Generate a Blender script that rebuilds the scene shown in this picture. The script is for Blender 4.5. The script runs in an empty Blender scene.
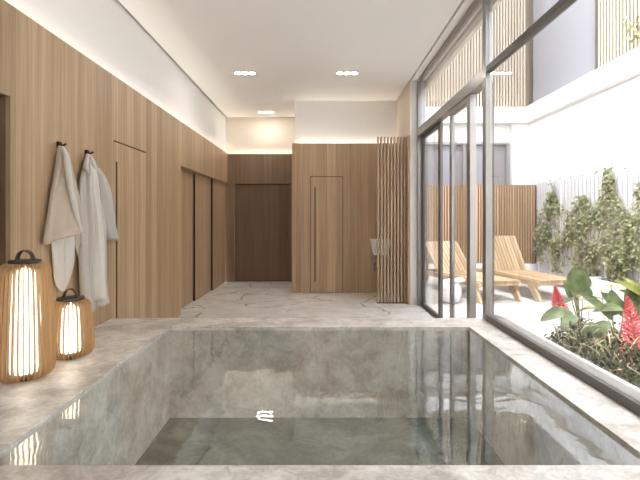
import bpy, bmesh, math, random
from mathutils import Vector, Matrix, noise
R = math.radians
random.seed(7)
scn = bpy.context.scene
COL = scn.collection
F = 427.0; EYE = 1.4

# ------------------------------------------------------------------ helpers
def at(x, v, Y):
    """picture position and distance -> point in the room"""
    return Vector(((x - 320) / F * Y, Y, EYE - (v - 217) / F * Y))

class MB:
    def __init__(s): s.v = []; s.f = []; s.sm = []
    def add(s, vs, fs, smooth=False):
        b = len(s.v); s.v += [tuple(p) for p in vs]
        s.f += [tuple(i + b for i in f) for f in fs]; s.sm += [smooth] * len(fs)
        return s
    def box(s, x0, x1, y0, y1, z0, z1):
        vs = [(x, y, z) for z in (z0, z1) for y in (y0, y1) for x in (x0, x1)]
        return s.add(vs, [(0,2,3,1),(4,5,7,6),(0,1,5,4),(2,6,7,3),(0,4,6,2),(1,3,7,5)])
    def bar(s, a, b, w, h, up=(0,0,1)):
        a = Vector(a); b = Vector(b); d = (b-a).normalized(); u = Vector(up)
        r = d.cross(u); r = r.normalized() if r.length > 1e-6 else Vector((1,0,0)); u = r.cross(d)
        vs = [p + r*i*w/2 + u*j*h/2 for p in (a,b) for (i,j) in ((-1,-1),(1,-1),(1,1),(-1,1))]
        return s.add(vs, [(3,2,1,0),(4,5,6,7),(0,1,5,4),(1,2,6,5),(2,3,7,6),(3,0,4,7)])
    def tube(s, pts, rad, n=8, caps=True):
        pts = [Vector(p) for p in pts]; rr = rad if isinstance(rad,(list,tuple)) else [rad]*len(pts)
        vs = []
        pr = None
        for i, p in enumerate(pts):
            d = (pts[min(i+1,len(pts)-1)] - pts[max(i-1,0)]).normalized()
            if pr is None:
                pr = d.cross(Vector((0,0,1)))
                if pr.length < 1e-3: pr = Vector((1,0,0))
            pr = (pr - d*pr.dot(d)).normalized(); q = d.cross(pr)
            vs += [p + (pr*math.cos(2*math.pi*k/n) + q*math.sin(2*math.pi*k/n))*rr[i] for k in range(n)]
        fs = [(i*n+k, i*n+(k+1)%n, (i+1)*n+(k+1)%n, (i+1)*n+k) for i in range(len(pts)-1) for k in range(n)]
        if caps: fs += [tuple(range(n-1,-1,-1)), tuple((len(pts)-1)*n+k for k in range(n))]
        return s.add(vs, fs, True)
    def lathe(s, prof, n=32, c=(0,0,0)):
        vs = [(c[0]+r*math.cos(2*math.pi*k/n), c[1]+r*math.sin(2*math.pi*k/n), c[2]+z) for r,z in prof for k in range(n)]
        fs = [(i*n+k, i*n+(k+1)%n, (i+1)*n+(k+1)%n, (i+1)*n+k) for i in range(len(prof)-1) for k in range(n)]
        fs += [tuple(range(n-1,-1,-1)), tuple((len(prof)-1)*n+k for k in range(n))]
        return s.add(vs, fs, True)
    def prism(s, poly, axis, a, b):
        """poly of 2-D points extruded along axis from a to b"""
        def P(p, t): return {'x':(t,p[0],p[1]),'y':(p[0],t,p[1]),'z':(p[0],p[1],t)}[axis]
        n = len(poly)
        return s.add([P(p,a) for p in poly]+[P(p,b) for p in poly],
              [tuple(range(n)), tuple(range(2*n-1,n-1,-1))]+[(i,(i+1)%n+0,(i+1)%n+n,i+n) for i in range(n)])
    def build(s, name, m, parent=None, bevel=0, loc=None, recalc=True):
        me = bpy.data.meshes.new(name); me.from_pydata(s.v, [], s.f)
        me.polygons.foreach_set('use_smooth', s.sm)
        if recalc:
            bm = bmesh.new(); bm.from_mesh(me); bmesh.ops.recalc_face_normals(bm, faces=bm.faces); bm.to_mesh(me); bm.free()
        me.materials.append(m); me.update()
        o = bpy.data.objects.new(name, me); COL.objects.link(o)
        if parent is not None: o.parent = parent
        if loc is not None: o.location = loc
        if bevel:
            md = o.modifiers.new('bevel','BEVEL'); md.width = bevel; md.segments = 2; md.limit_method = 'ANGLE'
        return o

def tag(o, label=None, cat=None, group=None, kind=None):
    if label: o['label'] = label
    if cat: o['category'] = cat
    if group: o['group'] = group
    if kind: o['kind'] = kind
    return o
def empty(name, loc=(0,0,0), rz=0, **k):
    o = bpy.data.objects.new(name, None); COL.objects.link(o); o.location = loc
    o.rotation_euler = (0,0,rz); o.empty_display_size = .1
    return tag(o, **k)
def struct(o, label=None): return tag(o, label, None, None, 'structure')
def copy_tree(o, parent=None):
    c = o.copy(); COL.objects.link(c)
    if parent is not None: c.parent = parent
    for ch in list(o.children): copy_tree(ch, c)
    return c

# ------------------------------------------------------------------ materials
def lin(r,g,b):
    f = lambda c: (c/255/12.92) if c/255 <= .04045 else ((c/255+.055)/1.055)**2.4
    return (f(r),f(g),f(b),1)
class NT:
    def __init__(s, name):
        s.m = bpy.data.materials.new(name); s.m.use_nodes = True; s.t = s.m.node_tree; s.t.nodes.clear()
        s.out = s.t.nodes.new('ShaderNodeOutputMaterial')
    def n(s, typ, **k):
        nd = s.t.nodes.new('ShaderNode'+typ)
        ins = k.pop('ins', {})
        for a,b in k.items(): setattr(nd, a, b)
        for a,b in ins.items():
            if isinstance(b, bpy.types.NodeSocket): s.t.links.new(b, nd.inputs[a])
            else: nd.inputs[a].default_value = b
        return nd
    def math(s, op, a, b=0, c=0):
        return s.n('Math', operation=op, ins={0:a,1:b,2:c}).outputs[0]
    def ramp(s, fac, stops):
        nd = s.n('ValToRGB', ins={0:fac}); e = nd.color_ramp.elements
        while len(e) < len(stops): e.new(.5)
        for el,(p,c) in zip(e, stops): el.position = p; el.color = c
        return nd.outputs[0]
    def mix(s, fac, a, b, mode='MIX'):
        nd = s.n('Mix', data_type='RGBA', blend_type=mode, ins={0:fac,6:a,7:b}); return nd.outputs[2]
    def surf(s, sh): s.t.links.new(sh, s.out.inputs[0]); return s.m
    def pbr(s, col, rough=.5, metal=0, bump=None, bstr=.1, bdist=.01, **kw):
        ins = {'Base Color':col,'Roughness':rough,'Metallic':metal}; ins.update(kw)
        if bump is not None:
            ins['Normal'] = s.n('Bump', ins={'Height':bump,'Strength':bstr,'Distance':bdist}).outputs[0]
        return s.surf(s.n('BsdfPrincipled', ins=ins).outputs[0])
def plain(name, col, rough=.5, metal=0, nscale=30, var=.06, bstr=0.05):
    t = NT(name); co = t.n('TexCoord').outputs['Object']
    nz = t.n('TexNoise', ins={'Vector':co,'Scale':nscale,'Detail':4.0}).outputs['Fac']
    c = t.mix(nz, tuple(x*(1-var) for x in col[:3])+(1,), tuple(min(1,x*(1+var)) for x in col[:3])+(1,))
    return t.pbr(c, rough, metal, nz, bstr, .002)

def wood_vertical(name, dark, light, band=.16, rough=.45):
    t = NT(name); sp = t.n('SeparateXYZ', ins={0:t.n('TexCoord').outputs['Object']}).outputs
    s_ = t.math('ADD', sp[0], sp[1]); z = sp[2]
    bandv = t.n('TexWhiteNoise', noise_dimensions='1D', ins={'W':t.math('FLOOR', t.math('DIVIDE', s_, band))}).outputs[0]
    v1 = t.n('CombineXYZ', ins={0:t.math('MULTIPLY', s_, 34.0),1:t.math('MULTIPLY', z, .5),2:t.math('MULTIPLY', bandv, 9.0)}).outputs[0]
    v2 = t.n('CombineXYZ', ins={0:t.math('MULTIPLY', s_, 150.0),1:t.math('MULTIPLY', z, 2.2),2:bandv}).outputs[0]
    n1 = t.n('TexNoise', ins={'Vector':v1,'Scale':1.0,'Detail':3.0}).outputs['Fac']
    n2 = t.n('TexNoise', ins={'Vector':v2,'Scale':1.0,'Detail':2.0}).outputs['Fac']
    f = t.math('ADD', t.math('MULTIPLY', n1, .5), t.math('ADD', t.math('MULTIPLY', n2, .32), t.math('MULTIPLY', bandv, .18)))
    c = t.ramp(f, [(.3,dark),(.7,light)])
    return t.pbr(c, rough, 0, n2, .04, .002)
M = {}
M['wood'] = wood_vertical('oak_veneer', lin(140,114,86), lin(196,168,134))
M['wood_door'] = wood_vertical('oak_veneer_door', lin(92,71,54), lin(122,98,76), .22)  # dark door oak, deepened further for the dim corridor light
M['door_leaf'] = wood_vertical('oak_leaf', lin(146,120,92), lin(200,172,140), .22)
M['wood_end_shaded'] = wood_vertical('corridor_oak_shaded', lin(102,80,61), lin(140,115,91))  # panelling oak darkened where light falls off down the corridor
M['fin_wood'] = wood_vertical('screen_oak', lin(146,121,96), lin(180,155,128), .05)
M['fence_wood'] = wood_vertical('fence_timber', lin(146,116,86), lin(192,162,130), .06, .6)
M['fence_back'] = wood_vertical('fence_backing', lin(70,48,33), lin(94,68,48), .1, .7)
M['pale_slat'] = wood_vertical('pale_slats', lin(150,134,114), lin(184,168,146), .11, .6)
M['pale_back'] = plain('beige_backing', lin(112,96,80), .8)
M['black_gap'] = plain('dark_reveal', lin(58,42,32), .9)
M['plaster'] = plain('white_plaster', lin(232,230,227), .9, nscale=60, var=.02)
M['ceiling'] = plain('ceiling_paint', lin(246,245,243), .9, nscale=60, var=.01)
M['beige'] = plain('beige_plaster', lin(216,206,192), .9, nscale=40, var=.02)
M['render_white'] = plain('white_render', lin(224,222,219), .9, nscale=20, var=.02)
M['fence_white'] = plain('off_white_boards', lin(208,204,202), .7, var=.02)
M['sill_grey'] = plain('light_grey_sill', lin(140,138,135), .6, var=.04)
M['fin_plain'] = plain('oak_fins', lin(172,147,120), .5, nscale=3, var=.1)
M['steel'] = plain('grey_metal_frame', lin(150,148,146), .3, .6, var=.03)
M['steel_dark'] = plain('dark_grey_frame', lin(92,88,84), .4, .15, var=.03)
M['black'] = plain('black_metal', lin(26,25,25), .4, .4)
M['bronze'] = plain('dark_bronze', lin(76,70,60), .45, .5)
M['white_ceramic'] = plain('white_ceramic', lin(238,236,232), .25, var=.01)
M['chrome'] = plain('brushed_steel', lin(200,198,194), .25, .8)
M['grey_panel'] = plain('grey_glazing', lin(128,125,128), .5, nscale=2, var=.03, bstr=0)
M['soil'] = plain('dark_soil', lin(44,37,30), .95, nscale=40, var=.4, bstr=.5)
M['lounger'] = None

def stone(name, c0, c1, c2, scale=2.2, rough=.3, veins=None):
    t = NT(name); co = t.n('TexCoord').outputs['Object']
    a = t.n('TexNoise', ins={'Vector':co,'Scale':scale,'Detail':9.0,'Roughness':.62,'Distortion':.7}).outputs['Fac']
    b = t.n('TexNoise', ins={'Vector':co,'Scale':scale*5,'Detail':8.0,'Roughness':.7,'Distortion':1.2}).outputs['Fac']
    f = t.math('ADD', t.math('MULTIPLY', a, .6), t.math('MULTIPLY', b, .4))
    c = t.ramp(f, [(.40,c0),(.5,c1),(.60,c2)])
    # small broken veins
    w = t.n('TexNoise', ins={'Vector':co,'Scale':scale*1.3,'Detail':10.0,'Roughness':.75,'Distortion':1.8}).outputs['Fac']
    line = t.math('SUBTRACT', 1, t.math('MINIMUM', t.math('MULTIPLY', t.math('ABSOLUTE', t.math('SUBTRACT', w, .5)), 60.0), 1.0))
    gate = t.n('TexNoise', ins={'Vector':co,'Scale':scale*.8,'Detail':2.0}).outputs['Fac']
    gate = t.math('MULTIPLY', t.math('MAXIMUM', t.math('SUBTRACT', gate, .5), 0), 4.0)
    c = t.mix(t.math('MULTIPLY', t.math('MULTIPLY', line, gate), .55), c, veins or tuple(x*.55 for x in c0[:3])+(1,))
    return t.pbr(c, rough, 0, b, .03, .003)
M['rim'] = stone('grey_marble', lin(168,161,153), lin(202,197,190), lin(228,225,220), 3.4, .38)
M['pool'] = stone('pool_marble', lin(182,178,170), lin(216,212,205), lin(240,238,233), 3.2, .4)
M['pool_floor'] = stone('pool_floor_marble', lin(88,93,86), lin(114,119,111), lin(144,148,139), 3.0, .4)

def cracked(name, base0, base1, vein, scale=1.15, rough=.25):
    t = NT(name); co = t.n('TexCoord').outputs['Object']
    nz = t.n('TexNoise', ins={'Vector':co,'Scale':1.6,'Detail':5.0,'Roughness':.6})
    off = t.n('VectorMath', operation='MULTIPLY_ADD', ins={0:nz.outputs['Color'],1:(.55,.55,0),2:co}).outputs[0]
    off = t.n('VectorMath', operation='MULTIPLY', ins={0:off,1:(.8,1.5,0)}).outputs[0]
    e = t.n('TexVoronoi', feature='DISTANCE_TO_EDGE', voronoi_dimensions='2D', ins={'Vector':off,'Scale':scale}).outputs['Distance']
    ln = t.math('SUBTRACT', 1, t.math('MINIMUM', t.math('MULTIPLY', e, 55.0), 1.0))
    g = t.n('TexNoise', ins={'Vector':co,'Scale':1.3,'Detail':2.0}).outputs['Fac']
    g = t.math('MINIMUM', t.math('MULTIPLY', t.math('MAXIMUM', t.math('SUBTRACT', g, .33), 0), 7.0), 1.0)
    cl = t.n('TexNoise', ins={'Vector':co,'Scale':3.0,'Detail':8.0,'Distortion':1.0}).outputs['Fac']
    c = t.ramp(cl, [(.35,base0),(.65,base1)])
    c = t.mix(t.math('MULTIPLY', t.math('MULTIPLY', ln, g), .85), c, vein)
    return t.pbr(c, rough)
M['floor'] = cracked('veined_white_marble', lin(216,213,208), lin(234,232,228), lin(64,58,54))
M['terrace'] = cracked('terrace_marble', lin(176,174,171), lin(194,192,190), lin(60,56,53), 1.1, .5)

def planks(name, c0, c1):
    t = NT(name); sp = t.n('SeparateXYZ', ins={0:t.n('TexCoord').outputs['Object']}).outputs
    b = t.n('TexWhiteNoise', noise_dimensions='1D', ins={'W':t.math('FLOOR', t.math('DIVIDE', sp[0], .058))}).outputs[0]
    v = t.n('CombineXYZ', ins={0:t.math('MULTIPLY', sp[0], 90.0),1:t.math('MULTIPLY', sp[1], 3.0),2:t.math('ADD', t.math('MULTIPLY', sp[2], 3.0), b)}).outputs[0]
    n1 = t.n('TexNoise', ins={'Vector':v,'Scale':1.0,'Detail':3.0}).outputs['Fac']
    c = t.ramp(t.math('ADD', t.math('MULTIPLY', n1, .6), t.math('MULTIPLY', b, .4)), [(.2,c0),(.8,c1)])
    return t.pbr(c, .55)
M['lounger'] = planks('teak', lin(150,125,96), lin(192,168,136))
M['plywood'] = wood_vertical('lantern_ply', lin(158,124,84), lin(188,154,112), .01, .5)

def fabric(name, c):
    t = NT(name); co = t.n('TexCoord').outputs['Object']
    w = t.n('TexNoise', ins={'Vector':co,'Scale':260.0,'Detail':2.0}).outputs['Fac']
    b = t.n('TexNoise', ins={'Vector':co,'Scale':14.0,'Detail':5.0}).outputs['Fac']
    f = t.math('ADD', t.math('MULTIPLY', w, .5), t.math('MULTIPLY', b, .5))
    cc = t.mix(f, tuple(x*.84 for x in c[:3])+(1,), tuple(min(1,x*1.1) for x in c[:3])+(1,))
    return t.pbr(cc, .95, 0, f, .35, .004, **{'Sheen Weight':.3})
M['robe_cream'] = fabric('cream_linen', lin(182,169,151))
M['robe_cream_light'] = fabric('pale_linen', lin(204,198,188))
M['robe_grey'] = fabric('pale_grey_linen', lin(184,177,169))
M['towel'] = fabric('white_towelling', lin(228,226,224))

def emit(name, c, s):
    t = NT(name); return t.surf(t.n('Emission', ins={0:c,1:s}).outputs[0])
M['cove'] = emit('cove_led', (1,.90,.76,1), 10)
M['lamp'] = emit('downlight_led', (1,.96,.90,1), 90)
M['tube'] = emit('lantern_glow', (1,.86,.64,1), 3.0)

def glassy(name, ior, tint, bump=None):
    t = NT(name); geo = t.n('NewGeometry')
    back = geo.outputs['Backfacing']
    iorv = t.math('ADD', t.math('MULTIPLY', back, 1/ior - ior), ior)
    ins = {'IOR':iorv}; gins = {'Color':(1,1,1,1),'Roughness':0.0}
    if bump:
        co = t.n('TexCoord').outputs['Object']
        mp = t.n('VectorMath', operation='MULTIPLY', ins={0:co,1:(1.0,1.25,1)}).outputs[0]
        h1 = t.n('TexNoise', ins={'Vector':mp,'Scale':4.5,'Detail':1.0,'Distortion':.6}).outputs['Fac']
        h2 = t.n('TexNoise', ins={'Vector':mp,'Scale':19.0,'Detail':1.0}).outputs['Fac']
        h = t.math('ADD', h1, t.math('MULTIPLY', h2, .16))
        nb = t.n('Bump', ins={'Height':h,'Strength':1.0,'Distance':bump}).outputs[0]
        ins['Normal'] = nb; gins['Normal'] = nb
    fr = t.n('Fresnel', ins=ins).outputs[0]
    tr = t.n('BsdfTransparent', ins={0:tint}).outputs[0]
    gl = t.n('BsdfGlossy', ins=gins).outputs[0]
    return t.surf(t.n('MixShader', ins={0:fr,1:tr,2:gl}).outputs[0])
M['glass'] = glassy('window_glass', 1.55, (.97,.98,.975,1))
M['water'] = glassy('clear_water', 2.0, (.95,.975,.968,1), .0014)

def leafmat(name, c0, c1, vein=False):
    t = NT(name); co = t.n('TexCoord').outputs['Object']
    a = t.n('TexNoise', ins={'Vector':co,'Scale':9.0,'Detail':3.0}).outputs['Fac']
    c = t.ramp(a, [(.35,c0),(.65,c1)])
    p = t.n('BsdfPrincipled', ins={'Base Color':c,'Roughness':.65,'Specular IOR Level':.2}).outputs[0]
    tl = t.n('BsdfTranslucent', ins={0:c}).outputs[0]
    return t.surf(t.n('MixShader', ins={0:.25,1:p,2:tl}).outputs[0])
M['leaf_ivy'] = leafmat('climber_leaf', lin(112,116,80), lin(172,172,134))
M['leaf_big'] = leafmat('broad_leaf', lin(60,74,44), lin(104,118,80))
M['leaf_strap'] = leafmat('strap_leaf', lin(84,94,42), lin(140,142,78))
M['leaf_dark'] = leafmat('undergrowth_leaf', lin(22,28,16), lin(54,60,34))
M['stem'] = plain('green_brown_stem', lin(120,112,78), .7)
M['twig'] = plain('pale_twig', lin(176,162,128), .8)
M['red'] = leafmat('red_petal', lin(186,44,62), lin(226,116,122))
M['yellow'] = leafmat('yellow_petal', lin(206,186,60), lin(232,216,92))

# ------------------------------------------------------------------ room
RIM = .435; CE = 3.57; WT = 2.76
XL = -1.98; YF = 7.87; YB = 9.2
struct(MB().box(-2.4, 1.75, 4.08, 9.6, -.1, 0).build('floor', M['floor']), 'pale veined marble floor of the spa room')
struct(MB().box(1.75, 5.6, -3, 10.6, -.12, -.003).build('terrace_floor', M['terrace']), 'white veined marble paving of the courtyard')
# ceiling with shadow gaps
struct(MB().box(-2.02, 1.425, -2.0, 9.32, CE, CE+.06).build('ceiling', M['ceiling']), 'smooth off-white ceiling')
struct(MB().box(-2.4, 1.72, -2.2, 10.0, CE+.1, CE+.2).build('roof_slab', M['black_gap']))
struct(MB().box(1.452, 1.72, -2.0, 7.0, CE, CE+.06).build('trim_1', M['ceiling']), 'pale ceiling strip beside the window head')

def wall_left():
    b = MB(); x0, x1 = XL-.03, XL
    for y0,y1,z0,z1 in ((-2,1.2,0,WT),(1.2,2.73,2.17,WT),(2.73,4.095,0,WT),(4.095,4.865,2.14,WT),(4.865,6.08,0,WT),(6.08,9.2,2.13,WT)):
        b.box(x0,x1,y0,y1,z0,z1)
    w = struct(b.build('wall_left', M['wood']), 'left wall panelled in vertical oak veneer')
    # returns of the recess and of the dark doorway
    MB().box(-2.2,-2.01,6.03,6.08,0,2.2).box(-2.2,-2.01,6.08,9.2,2.13,2.18).build('recess_lining', M['wood'], w)
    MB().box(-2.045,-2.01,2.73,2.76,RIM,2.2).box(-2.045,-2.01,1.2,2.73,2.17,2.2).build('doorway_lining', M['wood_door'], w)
    MB().box(-2.05,-2.012,4.06,4.90,0,2.2).build('door_backing', M['black_gap'], w)
    MB().box(-3.0,-2.2,1.0,1.05,0,2.4).box(-3.0,-2.2,2.9,2.95,0,2.4).box(-3.05,-3.0,1,2.95,0,2.4).box(-3.0,-2.2,1,2.95,2.4,2.45).box(-3,-2.046,2.74,2.9,0,2.4).build('dark_passage', M['black_gap'], w)
    MB().box(-2.22,-2.20,2.95,9.3,0,2.6).build('core', M['black_gap'], w)
    MB().box(-2.12,-2.05,-2,9.4,2.5,CE+.1).build('upper_wall', M['plaster'], w)
    MB().box(-2.05,-2.012,-2,9.2,2.6,2.698).build('cove_shelf', M['plaster'], w)
wall_left()
def door_flush():
    y0,y1 = 4.10,4.86; d = MB()
    d.box(XL-.03,XL,y0,4.14,0,2.125).box(XL-.03,XL,4.178,y1,0,2.125).box(XL-.03,XL,4.14,4.178,1.94,2.125)
    o = struct(d.build('door_1', M['wood']), 'flush oak door in left wall with tall recessed pull')
    MB().box(XL-.03,XL-.006,4.141,4.177,0,1.938).build('recessed_pull', M['black_gap'], o)
door_flush()
# three sliding leaves in the recess
for i,(x,y0,y1) in enumerate(((-2.11,6.10,7.22),(-2.075,7.1,8.2),(-2.04,8.12,9.17))):
    o = struct(MB().box(x-.03,x,y0,y1,.006,2.125).build('door_%d'%(i+2), M['door_leaf']), ['nearest sliding oak leaf in the left recess','middle sliding oak leaf in the left recess','farthest sliding oak leaf in the left recess'][i])
    MB().box(x-.031,x+.001,y0-.012,y0,.006,2.125).build('edge_profile', M['black_gap'], o)

# back wall
def wall_back():
    b = MB()
    x0,x1 = -1.855,-.645
    b.box(-2.05,x0,YB,YB+.03,0,WT).box(x0,x1,YB,YB+.03,2.115,WT).box(x1,-.48,YB,YB+.03,0,WT)
    w = struct(b.build('wall_back', M['wood_end_shaded']), 'oak panelled wall at the end of the corridor, darkened to show shade')
    MB().box(-2.12,-.4,YB+.09,YB+.16,2.5,CE+.1).build('upper_wall', M['beige'], w)
    MB().box(-2.05,-.46,YB+.03,YB+.09,2.6,2.698).build('cove_shelf', M['plaster'], w)
    MB().box(x0-.05,x1+.05,YB+.09,YB+.12,0,2.3).build('door_backing', M['black_gap'], w)
    fr = MB().box(x0,x0+.012,YB-.006,YB+.08,0,2.115).build('door_jamb', M['fin_wood'], w)
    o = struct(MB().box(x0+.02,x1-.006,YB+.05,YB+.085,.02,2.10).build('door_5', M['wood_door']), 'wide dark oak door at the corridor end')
    MB().box(x1-.09,x1-.06,YB+.035,YB+.05,.93,1.08).build('door_handle', M['bronze'], o)
wall_back()
def wall_front():
    b = MB(); a,c = -.173,.415
    b.box(-.516,a-.01,YF,YF+.03,0,WT).box(a-.01,c+.01,YF,YF+.03,2.153,WT).box(c+.01,1.44,YF,YF+.03,0,WT)
    w = struct(b.build('wall_front', M['wood']), 'oak panelled wall with cloakroom door facing the pool')
    MB().box(-.516,-.486,YF+.03,YB,0,WT).build('side_cladding', M['wood'], w)
    MB().box(-.465,1.44,YF+.09,YF+.16,2.5,CE+.1).box(-.465,-.40,YF+.16,YB+.1,2.5,CE+.1).build('upper_wall', M['plaster'], w)
    MB().box(-.486,1.44,YF+.03,YF+.09,2.6,2.698).build('cove_shelf', M['plaster'], w)
    MB().box(a-.05,c+.05,YF+.031,YF+.05,0,2.2).build('door_backing', M['black_gap'], w)
    d = MB(); s0,s1 = -.105,-.078
    d.box(a,s0,YF,YF+.03,.01,2.14).box(s1,c,YF,YF+.03,.01,2.14).box(s0,s1,YF,YF+.03,1.95,2.14).box(s0,s1,YF,YF+.03,.01,.2)
    o = struct(d.build('door_6', M['wood']), 'narrow flush oak door with long vertical pull groove')
    MB().box(s0,s1,YF+.022,YF+.03,.2,1.95).build('recessed_pull', M['wood_door'], o)
wall_front()
# right stub with cladding and an end whitened to carry the window light
w = struct(MB().box(1.44,1.555,6.83,YF+.16,0,CE+.1).box(1.60,1.70,6.85,10.0,0,CE+.1).build('wall_right', M['beige']), 'beige wall stub beside the glass doors')
MB().box(1.44,1.556,6.815,6.83,0,CE).build('lit_end_face', M['render_white'], w)
MB().box(1.40,1.44,6.815,YF,0,2.70).build('timber_cladding', M['fin_wood'], w)
wr = struct(MB().box(-3.1,1.75,-2.2,-2.0,-.1,CE+.1).build('wall_rear', M['plaster']), 'plain wall behind the pool deck')

# cove lights (LED strips lying in the gap behind the panelling)
def cove(x0,x1,y0,y1,label):
    o = MB().box(x0,x1,y0,y1,2.70,2.71).build('cove_light', M['cove'])
    tag(o, label, 'light', 'hidden strip lights above the panelling')
cove(-2.045,-2.015,-1.9,9.2,'warm strip light glowing along the top of the left oak wall')
cove(-1.99,-.53,YB+.035,YB+.08,'warm strip light above the shaded corridor end wall')
cove(-.45,1.40,YF+.035,YF+.08,'warm strip light above the oak wall with the narrow door')

# ------------------------------------------------------------------ pool
PX0,PX1,PY0,PY1,PZ = -1.316,1.312,1.66,3.746,-.363
p = empty('plunge_pool', (0,0,0), label='sunken grey marble plunge pool with wide stone rim', cat='pool')
b = MB()
for x0,x1,y0,y1 in ((-1.978,PX0,PY0,PY1),(PX1,1.695,PY0,PY1),(-1.978,1.695,PY1,4.08),(-1.978,1.695,-1.99,PY0)):
    b.box(x0,x1,y0,y1,RIM-.012,RIM)
b.build('rim', M['rim'], p)
b = MB()
b.box(-1.978,PX0-.002,PY0,PY1,PZ,RIM-.012).box(PX1+.002,1.695,PY0,PY1,PZ,RIM-.012).box(-1.978,1.695,PY1+.002,4.075,PZ,RIM-.012).box(-1.978,1.695,-1.99,PY0-.002,PZ,RIM-.012)
b.build('basin_wall', M['pool'], p)
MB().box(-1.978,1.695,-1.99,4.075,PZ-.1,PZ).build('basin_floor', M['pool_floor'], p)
g = MB(); nx,ny = 2,2
g.add([(PX0,PY0,0),(PX1,PY0,0),(PX1,PY1,0),(PX0,PY1,0)], [(0,1,2,3)])
wz = RIM-.016
o = g.build('pool_water', M['water'], recalc=False, loc=(0,0,wz)); tag(o, 'clear still water filling the marble pool almost to the rim','water',kind='stuff')

# ------------------------------------------------------------------ window wall
WX = 1.545
def windows():
    H0,H1 = 3.51,CE
    def pane(par, y0,y1,z0,z1,x): MB().box(x,x+.008,y0,y1,z0,z1).build('pane', M['glass'], par)
    # fixed window over the rim
    w = struct(empty('window_1', (0,0,0)), 'tall fixed window along the pool rim')
    fb = MB()
    fb.box(WX,1.66,-2,3.98,RIM,RIM+.055)
    fb.box(WX,1.62,-2,3.98,H0+.02,H1)
    fb.build('window_frame', M['steel_dark'], w)
    MB().box(WX,1.605,3.98,4.06,RIM,H1).build('mullion', M['steel'], w)
    MB().box(WX,1.605,.6,.68,RIM+.055,H0+.02).build('mullion', M['steel'], w)
    MB().box(WX,1.60,.68,3.98,2.746,2.80).build('transom', M['steel_dark'], w)
    MB().box(WX,1.60,-2,.6,2.746,2.80).build('transom', M['steel_dark'], w)
    MB().box(1.66,1.76,-2,4.06,RIM-.03,RIM+.02).build('outer_sill', M['sill_grey'], w)
    for y0,y1 in ((-2,.6),(.68,3.98)):
        pane(w,y0,y1,RIM+.055,2.746,1.565); pane(w,y0,y1,2.80,H0+.02,1.565)
    struct(MB().box(1.70,1.75,-2,4.06,-.1,RIM-.03).build('wall_window_base', M['render_white']))
    # head window and door frame beyond
    w = struct(empty('window_2', (0,0,0)), 'upper window band and steel frame over the glass doors')
    MB().box(WX,1.62,4.06,6.815,H0+.02,H1).box(WX,1.65,6.72,6.815,0,H0+.02).build('window_frame', M['steel'], w)
    MB().box(WX,1.645,4.06,6.72,2.68,2.80).build('transom', M['steel'], w)
    MB().box(WX+.01,1.655,4.06,4.075,0,2.68).build('post', M['steel_dark'], w)
    pane(w,4.06,6.72,2.80,H0+.02,1.565)
    MB().box(WX+.03,1.66,4.08,6.72,0.0,.006).build('threshold', M['steel'], w)
    # door leaves
    def leaf(n,x,y0,y1,mids,label,matn):
        d = struct(empty('door_%d'%n,(0,0,0)), label)
        tk = .035 if n==7 else .065; fs_ = .07 if n==7 else .08
        f = MB().box(x,x+tk,y0,y1,.008,.06).box(x,x+tk,y0,y1,2.62,2.678)
        f.box(x,x+tk,y0,y0+.10,.06,2.62).box(x,x+.035,y1-fs_,y1,.06,2.62)
        f.build('door_frame', M[matn], d)
        for m in mids: MB().box(x,x+.035,m,m+.13,.06,2.62).build('mullion', M['steel'], d)
        pane(d,y0+.10,y1-fs_,.06,2.62,x+.014)
    leaf(7,1.605,5.70,6.70,[],'far glass door leaf in grey steel frame','steel_dark')
    leaf(8,1.56,4.44,5.14,[],'near glass door leaf beside the pool rim','steel')
    struct(MB().box(1.67,1.72,-2,6.83,3.44,CE+.1).build('trim_2', M['beige']), 'beige lintel outside the window head')
windows()

# ------------------------------------------------------------------ downlights
def downlight(x,y,label):
    r = empty('ceiling_downlight', (x,y,CE), label=label, cat='ceiling light', group='rectangular ceiling downlights')
    fr = MB().box(-.17,.17,-.10,.10,-.006,0).build('frame', M['plaster'], r)
    for k in (-1,0,1):
        MB().lathe([(.044,-.0075),(.044,-.006)],16,(k*.105,0,0)).build('lamp', M['lamp'], fr)
    return r
downlight(-1.13,6.43,'bright ceiling downlight, left one of the nearer pair')
downlight(.41,6.43,'bright ceiling downlight, right one of the nearer pair')
downlight(-1.115,8.82,'bright ceiling downlight above the corridor, farthest from the pool')

# ------------------------------------------------------------------ slatted screen, basin, rack
r = empty('slatted_screen', (1.16,6.95,0), label='floor standing screen of upright oak fins before the washbasin', cat='screen')
for i in range(9):
    MB().box(-.013,.013,-.035,.035,.012,2.70).build('fin', M['fin_plain'], r, loc=(-.215+.0535*i,0,0))
MB().box(-.235,.235,-.03,.03,0,.012).build('base_rail', M['black'], r)
r = empty('washbasin', (1.09,7.87,0), label='small white wall hung washbasin half hidden by the fin screen', cat='washbasin')
b = MB()
prof = [(-.17,-.34,1.0),(.17,-.34,1.0),(.17,-.001,1.0),(-.17,-.001,1.0)]
bot = [(-.12,-.26,.72),(.12,-.26,.72),(.12,-.001,.72),(-.12,-.001,.72)]
inn = [(-.14,-.31,1.0),(.14,-.31,1.0),(.14,-.06,1.0),(-.14,-.06,1.0)]
inb = [(-.11,-.25,.86),(.11,-.25,.86),(.11,-.09,.86),(-.11,-.09,.86)]
fs = [(7,6,5,4)]+[(i,(i+1)%4,(i+1)%4+4,i+4) for i in range(4)]+[(i,(i+1)%4,(i+1)%4+8,i+8) for i in range(4)]+[(8+i,8+(i+1)%4,12+(i+1)%4,12+i) for i in range(4)]+[(12,13,14,15)]
b.add(prof+bot+inn+inb, fs); b.build('bowl', M['white_ceramic'], r, .008)
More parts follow.
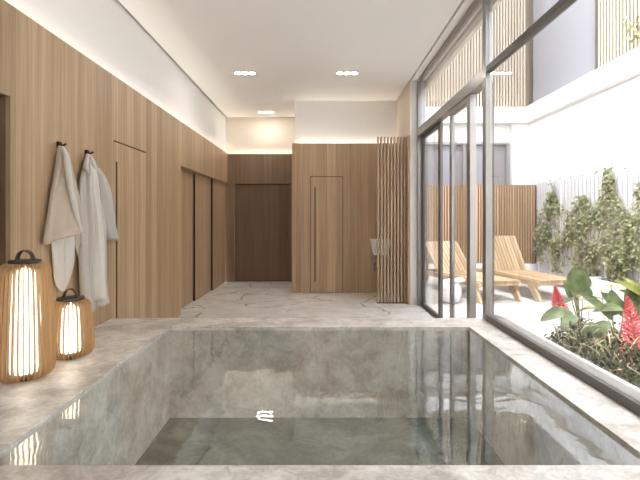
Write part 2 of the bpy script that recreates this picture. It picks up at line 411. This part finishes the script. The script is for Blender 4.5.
MB().tube([(0,-.03,1.0),(0,-.03,1.12),(0,-.06,1.15),(0,-.13,1.14)],.012).build('tap', M['chrome'], r)
r = empty('towel_rack', (1.13,7.87,.4), label='low steel towel rack behind the fin screen under the basin', cat='rack')
b = MB()
for z in (0,.1,.2): b.tube([(-.17,-.1,z),(.2,-.1,z)],.008)
b.build('rail', M['chrome'], r)
for x in (-.17,.2): MB().box(x-.008,x+.008,-.11,-.001,-.02,.22).build('bracket', M['chrome'], r)

# ------------------------------------------------------------------ lanterns
def lantern(x,y,h,rb,rt,label,nf):
    r = empty('lantern', (x,y,RIM), label=label, cat='lantern', group='slatted timber lanterns on the marble ledge')
    def prof(off):
        pts = []
        z0,z1 = .012,h
        c = .045
        B = rb-off; T = rt-off
        for k in range(7):
            a = -math.pi/2 + math.pi/2*k/6
            pts.append((B-c*.9 + c*.9*math.cos(a), z0+off+c*1.5 + c*1.5*math.sin(a)))
        pts.append((B*.6+T*.4+.004, h*.45))
        for k in range(7):
            a = math.pi/2*k/6
            pts.append((T-c + c*math.cos(a), z1-off-c + c*math.sin(a)))
        return pts
    o = prof(0); i = prof(.024)
    oc = [(.055,.012)]+o+[(.05,h)]; ic = [(.055,.045)]+i+[(.05,h-.03)]
    b = MB(); th = .0030
    for k in range(nf):
        a = 2*math.pi*(k+.5)/nf; ca,sa = math.cos(a),math.sin(a)
        n = len(oc); vs = []
        for s_ in (-1,1):
            for pr in (oc,ic):
                vs += [(q*ca - s_*th*sa, q*sa + s_*th*ca, z) for q,z in pr]
        fs = []
        for j in range(n-1):
            fs += [(j,j+1,n+j+1,n+j),(2*n+j,3*n+j,3*n+j+1,2*n+j+1),(j,2*n+j,2*n+j+1,j+1),(n+j,n+j+1,3*n+j+1,3*n+j)]
        fs += [(0,n,3*n,2*n),(n-1,3*n-1,4*n-1,2*n-1)]
        b.add(vs,fs)
    b.build('slatted_shade', M['plywood'], r)
    bd = MB().lathe([(.075,0),(.075,.012),(.06,.02)],32).build('base_disc', M['bronze'], r)
    tr = .080 if h > .5 else .066
    MB().lathe([(tr,.04),(tr,h-.028)],32).build('light_tube', M['tube'], r)
    MB().lathe([(.02,.02),(.02,.04)],16).build('tube_socket', M['bronze'], bd)
    cp = MB().lathe([(.082,h-.004),(.086,h+.004),(.086,h+.016),(.04,h+.02)],32).build('cap', M['bronze'], r)
    hb = MB(); pts = []
    for k in range(13):
        a = math.pi*k/12; pts.append((math.cos(a)*.043, 0, h+.018+math.sin(a)*.056))
    for a_,b_ in zip(pts[:-1],pts[1:]): hb.bar(a_,b_,.040,.007,(0,0,1) if abs(a_[2]-b_[2])<.02 else (1,0,0))
    ho = hb.build('carry_handle', M['bronze'], cp); ho.rotation_euler=(0,0,.15)
    return r
lantern(-1.775,2.57,.69,.160,.134,'tall slatted timber lantern, the larger of the two on the ledge',34)
lantern(-1.722,2.95,.395,.148,.128,'short slatted timber lantern behind the tall one',30)

# ------------------------------------------------------------------ hooks and robes
def wp(x,v,X=-1.93):
    Y = F*(-X)/(320-x); return Y, EYE-(v-217)/F*Y
def hook(px,v,label):
    Y,z = wp(px,v,XL)
    r = empty('wall_hook', (XL,Y,z), label=label, cat='hook', group='black robe hooks on the oak wall')
    MB().box(0,.02,-.02,.02,-.024,.024).build('back_plate', M['black'], r, .002)
    MB().tube([(.012,0,0),(.05,0,-.002),(.06,0,.012)],[.007,.007,.009]).build('peg', M['black'], r)
hook(58,145,'small black wall hook holding the cream robe')
hook(86,153,'small black wall hook holding the grey robe')

def drape(name, mat, parent, origin, sts, depth, folds, seed, hem=0.0, tilt=0.0, base=XL, nseg=72, phase=0):
    """closed hanging cloth: stations are (v, xleft, xright) down the picture; depth(t) off the wall"""
    rows = []
    nr = 46
    for i in range(nr):
        t = i/(nr-1); q = t*(len(sts)-1); k = min(int(q),len(sts)-2); f = q-k
        a,b_ = sts[k],sts[k+1]
        v = a[0]*(1-f)+b_[0]*f; xl = a[1]*(1-f)+b_[1]*f; xr = a[2]*(1-f)+b_[2]*f
        d = depth[0]*(1-t)+depth[1]*t
        d *= min(1, .35+t*4)
        Xc = base + .006 + d/2
        Yl,z1 = wp(xl,v,Xc); Yr,z2 = wp(xr,v,Xc); z = (z1+z2)/2
        row = []
        for s_ in range(nseg):
            a_ = 2*math.pi*s_/nseg
            cy,cx = math.cos(a_),math.sin(a_)
            amp = min(1,t*3+.15)
            wv = math.sin(cy*folds*1.7+seed+math.sin(t*3+seed)*.7)*.30 + math.sin(cy*folds*3.1+seed*2.3+t*2)*.16
            rg = math.sin(cy*folds*2.3+seed*1.7+t*1.6+noise.noise(Vector((t*2.5,seed,0)))*2)
            wv += -.75*max(0,rg)**4
            wv += (noise.noise(Vector((cy*2.2+seed, t*3.0, cx))) )*.35
            r_ = 1 + wv*amp*(1 if cx>0 else 0)*abs(cx)**.5
            X = Xc + math.copysign(abs(cx)**.75,cx)*d/2*r_
            X = max(X, base+.004)
            Yy = (Yl+Yr)/2 + (Yr-Yl)/2*math.copysign(abs(cy)**.9,cy)*(1+.04*noise.noise(Vector((t*6,cx,seed))))
            zz = z + hem*t**6*math.sin(cy*folds+seed) + tilt*cy*t**3
            row.append((X-origin[0],Yy-origin[1],zz-origin[2]))
        rows.append(row)
    vs = [p_ for r_ in rows for p_ in r_]; n = nseg
    fs = [(i*n+k,i*n+(k+1)%n,(i+1)*n+(k+1)%n,(i+1)*n+k) for i in range(nr-1) for k in range(n)]
    fs += [tuple(range(n)), tuple(range(len(vs)-1,len(vs)-n-1,-1))]
    b = MB(); b.add(vs,fs,True)
    return b.build(name, M[mat], parent)
def robes():
    Y,z = wp(58,145,XL); O = (XL,Y,z)
    r = empty('bathrobe', O, label='cream linen bathrobe folded over the hook nearer the tall lantern', cat='bathrobe', group='bathrobes on wall hooks')
    drape('lower_panel','robe_cream_light',r,O,[(222,53,74),(240,52,74),(262,53,74),(276,54,71),(284,56,68),(291,60,63)],(.05,.03),1.6,4.0,0)
    drape('side_panel','robe_cream',r,O,[(205,72,82),(225,72,84),(240,73,86),(250,76,87),(256,78,86),(262,80,83)],(.07,.03),2.0,1.0,0)
    drape('body','robe_cream',r,O,[(146,58.5,64),(152,58.5,67),(165,57,71),(180,54.5,75),(198,51.5,78.5),(216,48.5,80.5),(230,46.5,81.5),(237,45.5,80)],(.05,.12),1.9,2.1,.012,.045)
    # folded collar running down the front edge
    c = MB(); pts = []
    for (x,v,X) in ((62,147,-1.915),(66,155,-1.89),(68,170,-1.865),(71,190,-1.855),(75,210,-1.85),(80,232,-1.86)):
        Yy,zz = wp(x,v,X); pts.append((X-O[0],Yy-O[1],zz-O[2]))
    c.tube(pts,[.012,.02,.022,.022,.022,.018],10); c.build('collar', M['robe_cream_light'], r)
    Y,z = wp(86,153,XL); O = (XL,Y,z)
    r = empty('bathrobe', O, label='pale grey linen bathrobe with hanging sleeve beside the tall door pull', cat='bathrobe', group='bathrobes on wall hooks')
    drape('body','robe_grey',r,O,[(154,86,90),(160,85.5,94),(170,83.5,98),(180,81,101),(196,79.5,104),(216,80,105),(240,80.5,106),(265,81,105.5),(290,83,105),(307,87,104.5)],(.05,.13),2.6,.6,.015)
    drape('sleeve','robe_grey',r,O,[(168,94,99),(178,95.5,103),(190,97.5,107),(208,101,110.5),(225,105,114),(240,108,117)],(.09,.10),1.3,3.0,.004,-.01, base=XL+.03)
    drape('front_edge','robe_cream_light',r,O,[(160,88,93),(180,87,94),(205,88,95),(235,90,97),(265,91,97.5),(300,92,97.5)],(.10,.15),1.2,5.0,.004, base=XL+.02)
    c = MB(); pts=[]
    for (x,v,X) in ((88,155,-1.93),(86,163,-1.90),(85.5,168,-1.88),(88,174,-1.87)):
        Yy,zz = wp(x,v,X); pts.append((X-O[0],Yy-O[1],zz-O[2]))
    c.tube(pts,[.012,.018,.022,.012],10); c.build('collar', M['robe_grey'], r)
    c = MB(); 
    pts=[]
    for (x,v,X) in ((89,155,-1.95),(91,158,-1.93),(93,164,-1.90),(96,172,-1.885)):
        Yy,zz = wp(x,v,X); pts.append((X-O[0],Yy-O[1],zz-O[2]))
    c.tube(pts,[.01,.014,.018,.012],10); c.build('collar', M['robe_cream_light'], r)
robes()

# ------------------------------------------------------------------ courtyard
SX = 4.9; FYB = 9.6
# rear timber fence
r = empty('timber_fence', (1.75,FYB,.355), label='upright brown timber slat fence behind the loungers', cat='fence')
MB().box(0,SX-1.75-.02,.03,.05,0,1.765).build('back_board', M['fence_back'], r)
b = MB(); n = int((SX-1.75-.03)/.0585)
for i in range(n):
    x = .01+i*.0585
    b.box(x,x+.032,0,.03,0,1.765)
b.build('slat_panel', M['fence_wood'], r)
struct(MB().box(1.72,SX,FYB-.01,FYB+.2,0,.35).build('wall_plinth', M['render_white']), 'white plinth under the timber fence')
# side white fence
r = empty('white_fence', (SX-.05,-1.0,0), label='tall white fence of upright slats carrying the climbing plants', cat='fence')
b = MB(); n = int(10.55/.115)
for i in range(n): b.box(-.03,.0,i*.115,i*.115+.092,.05,2.15)
b.build('slat_panel', M['fence_white'], r)
MB().box(.0,.04,0,10.55,1.55,1.60).box(.0,.04,0,10.55,.35,.4).build('rail', M['render_white'], r)
for i in range(8,28): MB().box(-.012,.01,0,.025,0,.03).build('fixing_pin', M['steel'], r, loc=(0,.05+i*.368,2.15))

def storey():
    w = struct(MB().box(SX,SX+.2,-3,10.0,0,3.6).build('wall_courtyard_side', M['render_white']), 'white courtyard wall on the right')
    MB().box(4.75,4.87,-3,9.86,3.585,3.94).box(4.87,SX+.3,-3,9.86,3.585,3.62).build('parapet', M['render_white'], w)
    MB().box(5.2,5.3,-3,10.2,3.6,7.2).build('upper_wall', M['pale_back'], w)
    struct(MB().box(1.76,5.3,-.8,-.6,0,4.4).build('wall_shade_blocker', M['render_white']), 'unseen courtyard wall added to shade the near pool rim')  # out of view, added to keep daylight off the near rim
    w = struct(MB().box(1.5,4.5,10.15,10.3,3.18,3.6).box(4.5,SX+.2,10.0,10.3,0,3.6).box(1.5,4.5,10.15,10.3,0,.3).build('wall_courtyard_back', M['render_white']), 'white courtyard wall behind the timber fence')
    MB().box(1.5,SX+.2,9.86,9.98,3.585,3.94).box(1.5,SX+.2,9.98,10.5,3.585,3.62).build('parapet', M['render_white'], w)
    MB().box(1.5,5.3,10.25,10.35,3.6,7.2).build('upper_wall', M['pale_back'], w)
    MB().box(1.5,5.4,9.9,10.4,7.2,7.3).build('roof_edge', M['render_white'], w)
    o = struct(empty('window_3', (0,0,0)), 'grey glazed doors in the white wall above the timber fence')
    MB().box(1.5,4.5,10.2,10.22,.3,3.18).build('pane', M['grey_panel'], o)
    MB().box(4.42,4.5,10.12,10.2,.3,3.18).box(1.5,4.42,10.12,10.2,3.12,3.18).box(3.4,3.45,10.14,10.2,.3,3.12).build('window_frame', M['steel'], o)
    o = struct(empty('window_4', (0,0,0)), 'large grey glazed panel of the upper storey')
    MB().box(4.97,4.99,7.72,9.95,3.62,7.2).build('pane', M['grey_panel'], o)
    MB().box(4.93,4.99,7.66,7.72,3.62,7.2).build('window_frame', M['steel'], o)
    r = empty('upper_slat_screen', (1.5,9.98,3.62), label='pale slatted cladding of the far upper storey, left of the grey panel', cat='cladding')
    b = MB()
    for i in range(49): b.box(i*.068,i*.068+.036,.0,.05,0,3.58)
    b.build('slat_panel', M['pale_slat'], r)
    r = empty('upper_slat_screen', (4.95,-3,3.62), label='beige slatted cladding of the upper storey at top right, right of the grey panel', cat='cladding')
    b = MB()
    for i in range(133): b.box(0,.05,i*.08,i*.08+.042,0,3.58)
    b.build('slat_panel', M['pale_slat'], r)
    MB().box(.06,.08,0,10.64,0,3.58).build('back_board', M['pale_back'], r)
storey()
# white planter under the side fence
r = empty('planter_box', (4.45,2.5,0), label='long low white planter at the foot of the white fence', cat='planter')
MB().box(0,.38,0,.06,0,.39).box(0,.38,4.64,4.7,0,.39).box(0,.05,.06,4.64,0,.39).box(.33,.38,.06,4.64,0,.39).build('planter_wall', M['render_white'], r)
MB().box(.05,.33,.06,4.64,0,.34).build('soil', M['soil'], r)

# ------------------------------------------------------------------ loungers
def lounger(loc, rz, ang, label):
    r = empty('sun_lounger', loc, rz, label=label, cat='sun lounger', group='teak sun loungers on the terrace')
    m = M['lounger']; W = .375
    b = MB()
    for s in (-1,1): b.box(s*W-.02,s*W+.02,0,1.95,.245,.335)
    b.box(-W,W,0.0,.035,.27,.33).box(-W,W,1.915,1.95,.27,.33).box(-W,W,1.28,1.31,.27,.33)
    b.build('frame', m, r, .004)
    b = MB()
    for i in range(11):
        x = -W+.004+i*.0675; b.box(x,x+.056,-.02,1.29,.336,.356)
    b.build('seat', m, r)
    b = MB()
    for i in range(11):
        x = -W+.004+i*.0675; b.box(x,x+.056,0,.76,-.01,.012)
    b.box(-W+.03,W-.03,.05,.10,-.035,-.01).box(-W+.03,W-.03,.62,.67,-.035,-.01)
    o = b.build('backrest', m, r, loc=(0,1.31,.35)); o.rotation_euler = (ang,0,0)
    c,s_ = math.cos(ang),math.sin(ang)
    for x in (-W+.08,W-.08): MB().bar((x,1.31+.6*c,.35+.6*s_-.03),(x,1.31+.6*c+.18,.30),.03,.04).build('prop', m, r)
    for sx in (-1,1):
        for (ya,yb) in ((.20,.02),(1.72,1.88)):
            q = MB(); x0 = sx*W-.022; x1 = sx*W+.022; hw = .07
            q.prism([(ya-hw-.02,.266),(ya+hw+.02,.266),(yb+hw*.9,0),(yb-hw*.9,0)],'x',x0,x1)
            q.build('leg', m, r, .003)
    return r
lounger((3.98,7.09,0), R(11), R(60), 'teak sun lounger on the right, its foot end towards the flower bed')
lounger((2.95,6.98,0), R(15), R(46), 'teak sun lounger on the left, seen through the glass doors')

# white stool and towel
c = at(451,297,7.0)
r = empty('garden_stool', (c.x,7.0,0), label='rounded white ceramic stool standing before the left lounger', cat='stool')
MB().lathe([(.10,0),(.135,.03),(.165,.12),(.17,.2),(.155,.28),(.12,.34),(.10,.355)],32).build('body', M['white_ceramic'], r)
b = MB(); rows = []
for i in range(15):
    for j in range(19):
        u,v_ = i/14-.5,j/18-.5
        x = u*.26+.06+v_*.02; y = v_*.30
        rr = math.hypot(x/.13,y/.13)
        z = .368 + .03*noise.noise(Vector((x*14,y*14,3))) - max(0,rr-.95)*.05 + (.06*max(0,u)*2)
        rows.append((x,y,z))
fs = [(i*19+j,i*19+j+1,(i+1)*19+j+1,(i+1)*19+j) for i in range(14) for j in range(18)]
b.add(rows,fs,True); o = b.build('towel', M['towel'], loc=(c.x,7.0,0), recalc=False)
md = o.modifiers.new('t','SOLIDIFY'); md.thickness = .02; md.offset = 1
tag(o,'crumpled white towel lying on the rounded stool','towel')

# ------------------------------------------------------------------ plants
def leaf(b, base, d, up, L, W, droop=.5, seg=8, cup=.25, tip=1.0):
    """curved, folded leaf blade with a pointed end"""
    d = Vector(d).normalized(); up = Vector(up); side = d.cross(up).normalized(); up = side.cross(d).normalized()
    p = Vector(base); a = 0; vs = []; step = L/seg
    for i in range(seg+1):
        t = i/seg
        w = W*.5*(math.sin(math.pi*min(1,t**.8*1.0))**.75 if 0<t<1 else .03)
        dd = d*math.cos(a)-up*math.sin(a); uu = up*math.cos(a)+d*math.sin(a)
        vs += [p+side*w+uu*cup*w, p.copy(), p-side*w+uu*cup*w]
        p = p+dd*step; a += droop/seg
    fs = []
    for i in range(seg):
        fs += [(i*3,i*3+1,i*3+4,i*3+3),(i*3+1,i*3+2,i*3+5,i*3+4)]
    b.add(vs,fs,True)
def diamond(b, p, n, d, s):
    n = n.normalized(); d = (d-n*d.dot(n)).normalized(); q = n.cross(d)
    b.add([p-d*s*.5, p+q*s*.42+n*s*.12-d*s*.1, p+d*s*.55, p-q*s*.42+n*s*.12-d*s*.1, p], [(0,1,4),(1,2,4),(2,3,4),(3,0,4)])
rnd = random.random
def rs(a): return (rnd()-.5)*2*a

# climbers on the white fence (each: y centre, half width low down, top height, leaf count)
def climber(yc, hw, top, hip, nl, label):
    X = SX-.09
    r = empty('climbing_plant', (X,yc,.34), label=label, cat='climbing plant', group='climbers on the white fence')
    b = MB(); st = MB()
    for k in range(7):
        y = rs(hw*.4); pts = [(.0,y*.3,0)]; z = 0; yy = y*.3
        H = (top-.34)*(1 if k==0 else .35+.5*rnd())
        tgt = 0 if k==0 else rs(hw)
        for j in range(1,11):
            t = j/10; pts.append((-.02-rnd()*.02, yy+(tgt-yy)*t+rs(.03), H*t))
        st.tube(pts,.005,5)
    nb = 0
    while nb < nl:
        h = rnd(); z = .30+h*(top-.30)
        zz = (z-.3)/(hip-.3)
        if z < hip: wd = hw*(.75+.35*math.sin(zz*3.0))
        else: wd = .11+ (hw*.5)*max(0,1-(z-hip)/.25)
        dens = 1 if z < hip-.15 else .75
        if z > hip: dens = .6
        if rnd() > dens: continue
        y = rs(wd)
        if noise.noise(Vector((y*2.6+yc*3, z*2.6, 1.3))) < -.12 and rnd() < .9: continue
        nb += 1
        p_ = Vector((-.02-abs(random.gauss(0,.05)), y, z-.34))
        if z < .42: p_.x = -.03-abs(rs(.06))
        diamond(b, p_, Vector((-1+rs(.5),rs(.9)-.3,.5+rs(.8))), Vector((rs(.5),rs(1),-.6+rs(.7))), .035+rnd()*.035)
    b.build('foliage', M['leaf_ivy'], r, recalc=False); st.build('stem', M['twig'], r)
climber(8.75,.60,2.12,1.55,1500,'leafy climber on the white fence nearest the timber fence, with a tall spire')
climber(7.75,.50,1.78,1.50,1200,'bushy climber on the white fence between the two tall spires')
climber(7.05,.45,2.20,1.60,1500,'climber on the white fence with the right hand tall spire')
climber(6.25,.45,1.9,1.60,1300,'climber on the white fence near the right edge of the photo')
climber(5.45,.45,1.7,1.4,700,'climber on the white fence just beyond the right edge')

# flower bed
struct(MB().prism([(1.98,1.5),(4.35,1.5),(4.35,4.2),(3.2,4.85),(2.45,4.75),(1.98,4.0)],'z',-.02,.06).build('bed_soil', M['soil']), 'dark planting bed soil')
def red_flower(base, top, rad, label, nlv=0):
    base = Vector(base); top = Vector(top); G = Vector((base.x+rs(.03),base.y,.05))
    r = empty('red_flower', G, label=label, cat='flower', group='red flower spikes in the bed')
    MB().tube([Vector((0,0,0)),(base-G)*.6,base-G,(top-G)],[.012,.011,.01,.004],6).build('stem', M['stem'], r)
    b = MB(); L = (top-base).length; ax = (top-base).normalized()
    e1 = ax.orthogonal().normalized(); e2 = ax.cross(e1)
    n = 150
    for i in range(n):
        t = i/n; a = i*2.399; rr = rad*(1-t)**.8
        o = e1*math.cos(a)+e2*math.sin(a)
        p_ = base-G+ax*L*t*.97+o*rr*.5
        leaf(b, p_, o*1.0+ax*(.1+t*.8), ax, rr*.62+.018, .034*(1-t*.55)+.004, -.5, 4, .5)
    b.build('petals', M['red'], r, recalc=False)
    return r
red_flower(at(561,313,4.6), at(555,286,4.6), .085, 'red flower spike farther away, beside the lounger foot')
red_flower(at(640,362,3.3), at(627,296,3.3), .12, 'large red flower spike nearer, at the right edge of the bed')

def leafy(x, y, specs, mat, label, stem_h=.3, name='broad_leaf_plant', stemmat='stem'):
    G = Vector((x,y,.05)); r = empty(name, G, label=label, cat='plant', group='leafy plants in the flower bed')
    b = MB(); st = MB()
    for (pb, d, up, L, W, dr) in specs:
        p_ = Vector(pb)-G; leaf(b, p_, d, up, L, W, dr, 10)
        mid = Vector((p_.x*.35, p_.y*.35, p_.z*.6)); st.tube([(0,0,0),mid,p_],[.009,.007,.005],6)
    o = b.build('foliage', M[mat], r, recalc=False); st.build('stem', M[stemmat], r)
    return r
U = (0,0,1); B_ = (0,-1,.25)
leafy(2.68,4.40,[
  (at(578,294,4.4),(0,.1,1),B_,.28,.26,.25),
  (at(572,301,4.35),(-.5,0,1),B_,.24,.055,-.3),
  (at(574,297,4.3),(1,-.1,.12),U,.34,.09,.5),
  (at(577,300,4.3),(-.8,-.4,.3),U,.22,.10,1.0),
  (at(583,298,4.5),(.8,.3,.5),B_,.22,.10,.7),
  (at(576,300,4.45),(.2,.5,.7),U,.22,.10,.8)],'leaf_big','grey green plant with one upright broad leaf beside the farther red spike')
leafy(2.45,4.05,[
  (at(572,312,4.1),(-1,-.15,.05),(0,-.5,1),.33,.15,.9),
  (at(575,315,4.05),(-.6,-.5,-.1),(0,-.4,1),.25,.12,.9),
  (at(576,314,4.1),(.5,-.3,.5),U,.25,.12,1.0)],'leaf_big','plant with one low arching leaf below the farther red spike')
leafy(2.62,3.75,[
  (at(624,310,3.7),(-1,-.2,.35),(0,-.6,1),.28,.10,1.1),
  (at(612,320,3.7),(-.6,-.2,.75),(0,-.8,.6),.26,.10,.8),
  (at(610,322,3.65),(-.9,-.3,-.3),(0,-.6,1),.25,.10,.6),
  (at(600,326,3.75),(-1,-.4,-.1),(0,-.6,1),.2,.12,.8),
  (at(612,316,3.8),(.3,.2,.9),B_,.26,.15,.6),
  (at(606,312,3.9),(-.7,0,.7),B_,.28,.08,.9)],'leaf_big','clump of broad grey green leaves in the middle of the bed')
leafy(2.85,3.9,[
  (at(630,312,3.8),(.3,0,1),B_,.30,.20,.5),
  (at(634,316,3.7),(.9,-.1,.35),(0,-.7,.8),.3,.15,.7),
  (at(628,318,3.8),(-.6,0,.8),B_,.30,.13,.8),
  (at(640,305,3.6),(.7,0,.6),B_,.28,.14,.7),
  (at(632,320,3.6),(.9,-.2,.1),(0,-.7,.8),.25,.14,.7)],'leaf_big','broad leaved plant behind the nearer red spike')
leafy(2.98,3.75,[
  (at(650,305,3.75),(-.5,0,1),B_,.34,.06,1.3),
  (at(652,300,3.75),(-1,0,.75),B_,.34,.07,.9),
  (at(655,300,3.75),(-.9,.2,.35),B_,.28,.06,.8),
  (at(652,306,3.75),(.1,0,1),B_,.42,.07,.8)],'leaf_strap','yellow green strap leaved plant at the far right of the bed', name='strap_leaf_plant')
leafy(2.07,2.55,[
  (at(646,402,2.62),(-.9,.3,.5),B_,.17,.05,.8),
  (at(648,400,2.62),(-.2,.3,1),B_,.15,.05,.8),
  (at(646,404,2.62),(-1,.5,.15),U,.16,.045,.8),
  (at(650,400,2.62),(.5,.3,1),B_,.15,.05,.6)],'leaf_strap','small pale green leafy tuft just outside the sill at right', name='strap_leaf_plant')

# yellow flowers
def yellow(x, v, Y, s, label):
    c = at(x,v,Y); G = Vector((c.x+.03,c.y,.05)); r = empty('yellow_flower', G, label=label, cat='flower', group='small yellow flowers in the bed')
    MB().tube([(0,0,0),((c-G).x*.3,0,(c-G).z*.6),c-G],.004,5).build('stem', M['stem'], r)
    b = MB()
    for k in range(14):
        a = k*2.4; leaf(b, c-G, (math.cos(a),math.sin(a),.4+.6*(k%3)), U, s, s*.45, .4, 3)
    b.build('petals', M['yellow'], r, recalc=False)
yellow(611,287,4.0,.036,'small yellow flower, tallest of the three, before the white planter')
yellow(602,291,4.0,.024,'small yellow bud just left of the tallest yellow flower')
yellow(588,308,3.6,.035,'fuller yellow bloom low among the broad leaves')

# dark undergrowth shrubs
def shrub(x, y, rad, h, nl, label):
    r = empty('undergrowth_shrub', (x,y,.05), label=label, cat='shrub', group='low shrubs filling the flower bed')
    b = MB(); tw = MB()
    for k in range(34):
        a = rnd()*6.283; rr = rad*(.4+.6*rnd()); H = h*(.5+.5*rnd())
        e = Vector((math.cos(a)*rr, math.sin(a)*rr, H)); m_ = Vector((e.x*.4+rs(.06), e.y*.4+rs(.06), H*.6)); 
        tip = e+Vector((rs(.08),rs(.08),rs(.05)-.02))
        tw.tube([(e.x*.1,e.y*.1,0),m_,(m_+e)/2+Vector((rs(.04),rs(.04),rs(.03))),e,tip],[.006,.005,.0045,.004,.002],4)
    for k in range(nl):
        a = rnd()*6.283; rr = rad*math.sqrt(rnd()); z = h*(1-(rr/rad)**2*.5)*(.15+.85*rnd())
        p_ = Vector((math.cos(a)*rr, math.sin(a)*rr, z))
        leaf(b, p_, (rs(1),rs(1)-.2,rs(.6)+.1), U, .045+rnd()*.05, .016+rnd()*.014, .8, 3)
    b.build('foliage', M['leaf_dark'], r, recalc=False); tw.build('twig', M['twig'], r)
for (x,y,ra,h,nl,lb) in ((2.12,2.55,.26,.34,500,'dark low shrub with pale twigs nearest the window sill'),
    (2.2,3.05,.28,.36,700,'dark low shrub with pale twigs under the nearer red spike'),
    (2.2,3.55,.28,.32,600,'dark low shrub in front of the broad leaf clump'),
    (2.42,4.0,.28,.27,600,'dark low shrub below the arching leaf'),
    (2.70,4.35,.24,.24,420,'dark low shrub at the far end of the flower bed'),
    (2.75,3.35,.30,.36,500,'dark low shrub behind the nearer red spike'),
    (2.9,3.95,.28,.30,420,'dark low shrub farthest right behind the broad leaves')):
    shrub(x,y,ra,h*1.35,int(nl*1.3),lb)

# balcony plant
c = Vector((5.02,6.30,3.62))
c = Vector((4.905,6.42,3.62))
r = empty('balcony_plant', c, label='yellow green plant on the upper balcony at top right', cat='plant')
b = MB(); tw = MB()
for k in range(8):
    e = Vector((-.05-rnd()*.1, .12+rs(.25), .45+rnd()*.5)); tw.tube([(0,rs(.02),0),(e.x*.3,e.y*.4,e.z*.6),e],.005,5)
    for j in range(7): leaf(b, e*(.7+.3*rnd()), (rs(1),rs(1),rs(.6)), U, .10, .04, .6, 4)
b.build('foliage', M['leaf_strap'], r, recalc=False); tw.build('stem', M['twig'], r)

# ------------------------------------------------------------------ light
sd = bpy.data.lights.new('sun','SUN'); sd.energy = 2.3; sd.angle = R(1.0); sd.color = (1,.97,.92)
so = bpy.data.objects.new('sun', sd); COL.objects.link(so)
so.rotation_euler = Vector((.10,.55,-1)).to_track_quat('-Z','Y').to_euler()
wd = bpy.data.worlds.new('sky'); scn.world = wd; wd.use_nodes = True
nt = wd.node_tree; bg = nt.nodes['Background']
sk = nt.nodes.new('ShaderNodeTexSky'); sk.sky_type = 'NISHITA'; sk.sun_disc = False
sk.sun_elevation = R(60); sk.air_density = .8; sk.dust_density = 2.5; sk.ozone_density = .6
hs = nt.nodes.new('ShaderNodeHueSaturation'); hs.inputs['Saturation'].default_value = .4
nt.links.new(sk.outputs[0], hs.inputs['Color']); nt.links.new(hs.outputs[0], bg.inputs[0]); bg.inputs[1].default_value = 1.5
# pair of unseen area lamps added over the pool as fill light
for lx, ly in ((-1.13,3.4),(.41,3.4)):
    ld = bpy.data.lights.new('fill_lamp','AREA'); ld.shape = 'RECTANGLE'; ld.size = .34; ld.size_y = .2; ld.energy = 1.5; ld.color = (1,.95,.88)
    lo = bpy.data.objects.new('fill_lamp', ld); COL.objects.link(lo); lo.location = (lx,ly,CE-.004)

# ------------------------------------------------------------------ camera
cd = bpy.data.cameras.new('camera'); cd.sensor_width = 36; cd.lens = 36*F/640; cd.shift_y = -(240-217)/640
cd.clip_start = .05
co = bpy.data.objects.new('camera', cd); COL.objects.link(co)
co.location = (0,0,EYE); co.rotation_euler = (R(90),0,0); scn.camera = co
vs = scn.view_settings; vs.view_transform = 'Standard'; vs.look = 'None'; vs.gamma = 1; vs.use_curve_mapping = False
vs.exposure = .80
scn.cycles.transparent_max_bounces = 24; scn.cycles.max_bounces = 10; scn.cycles.diffuse_bounces = 6
scn.cycles.sample_clamp_indirect = 6
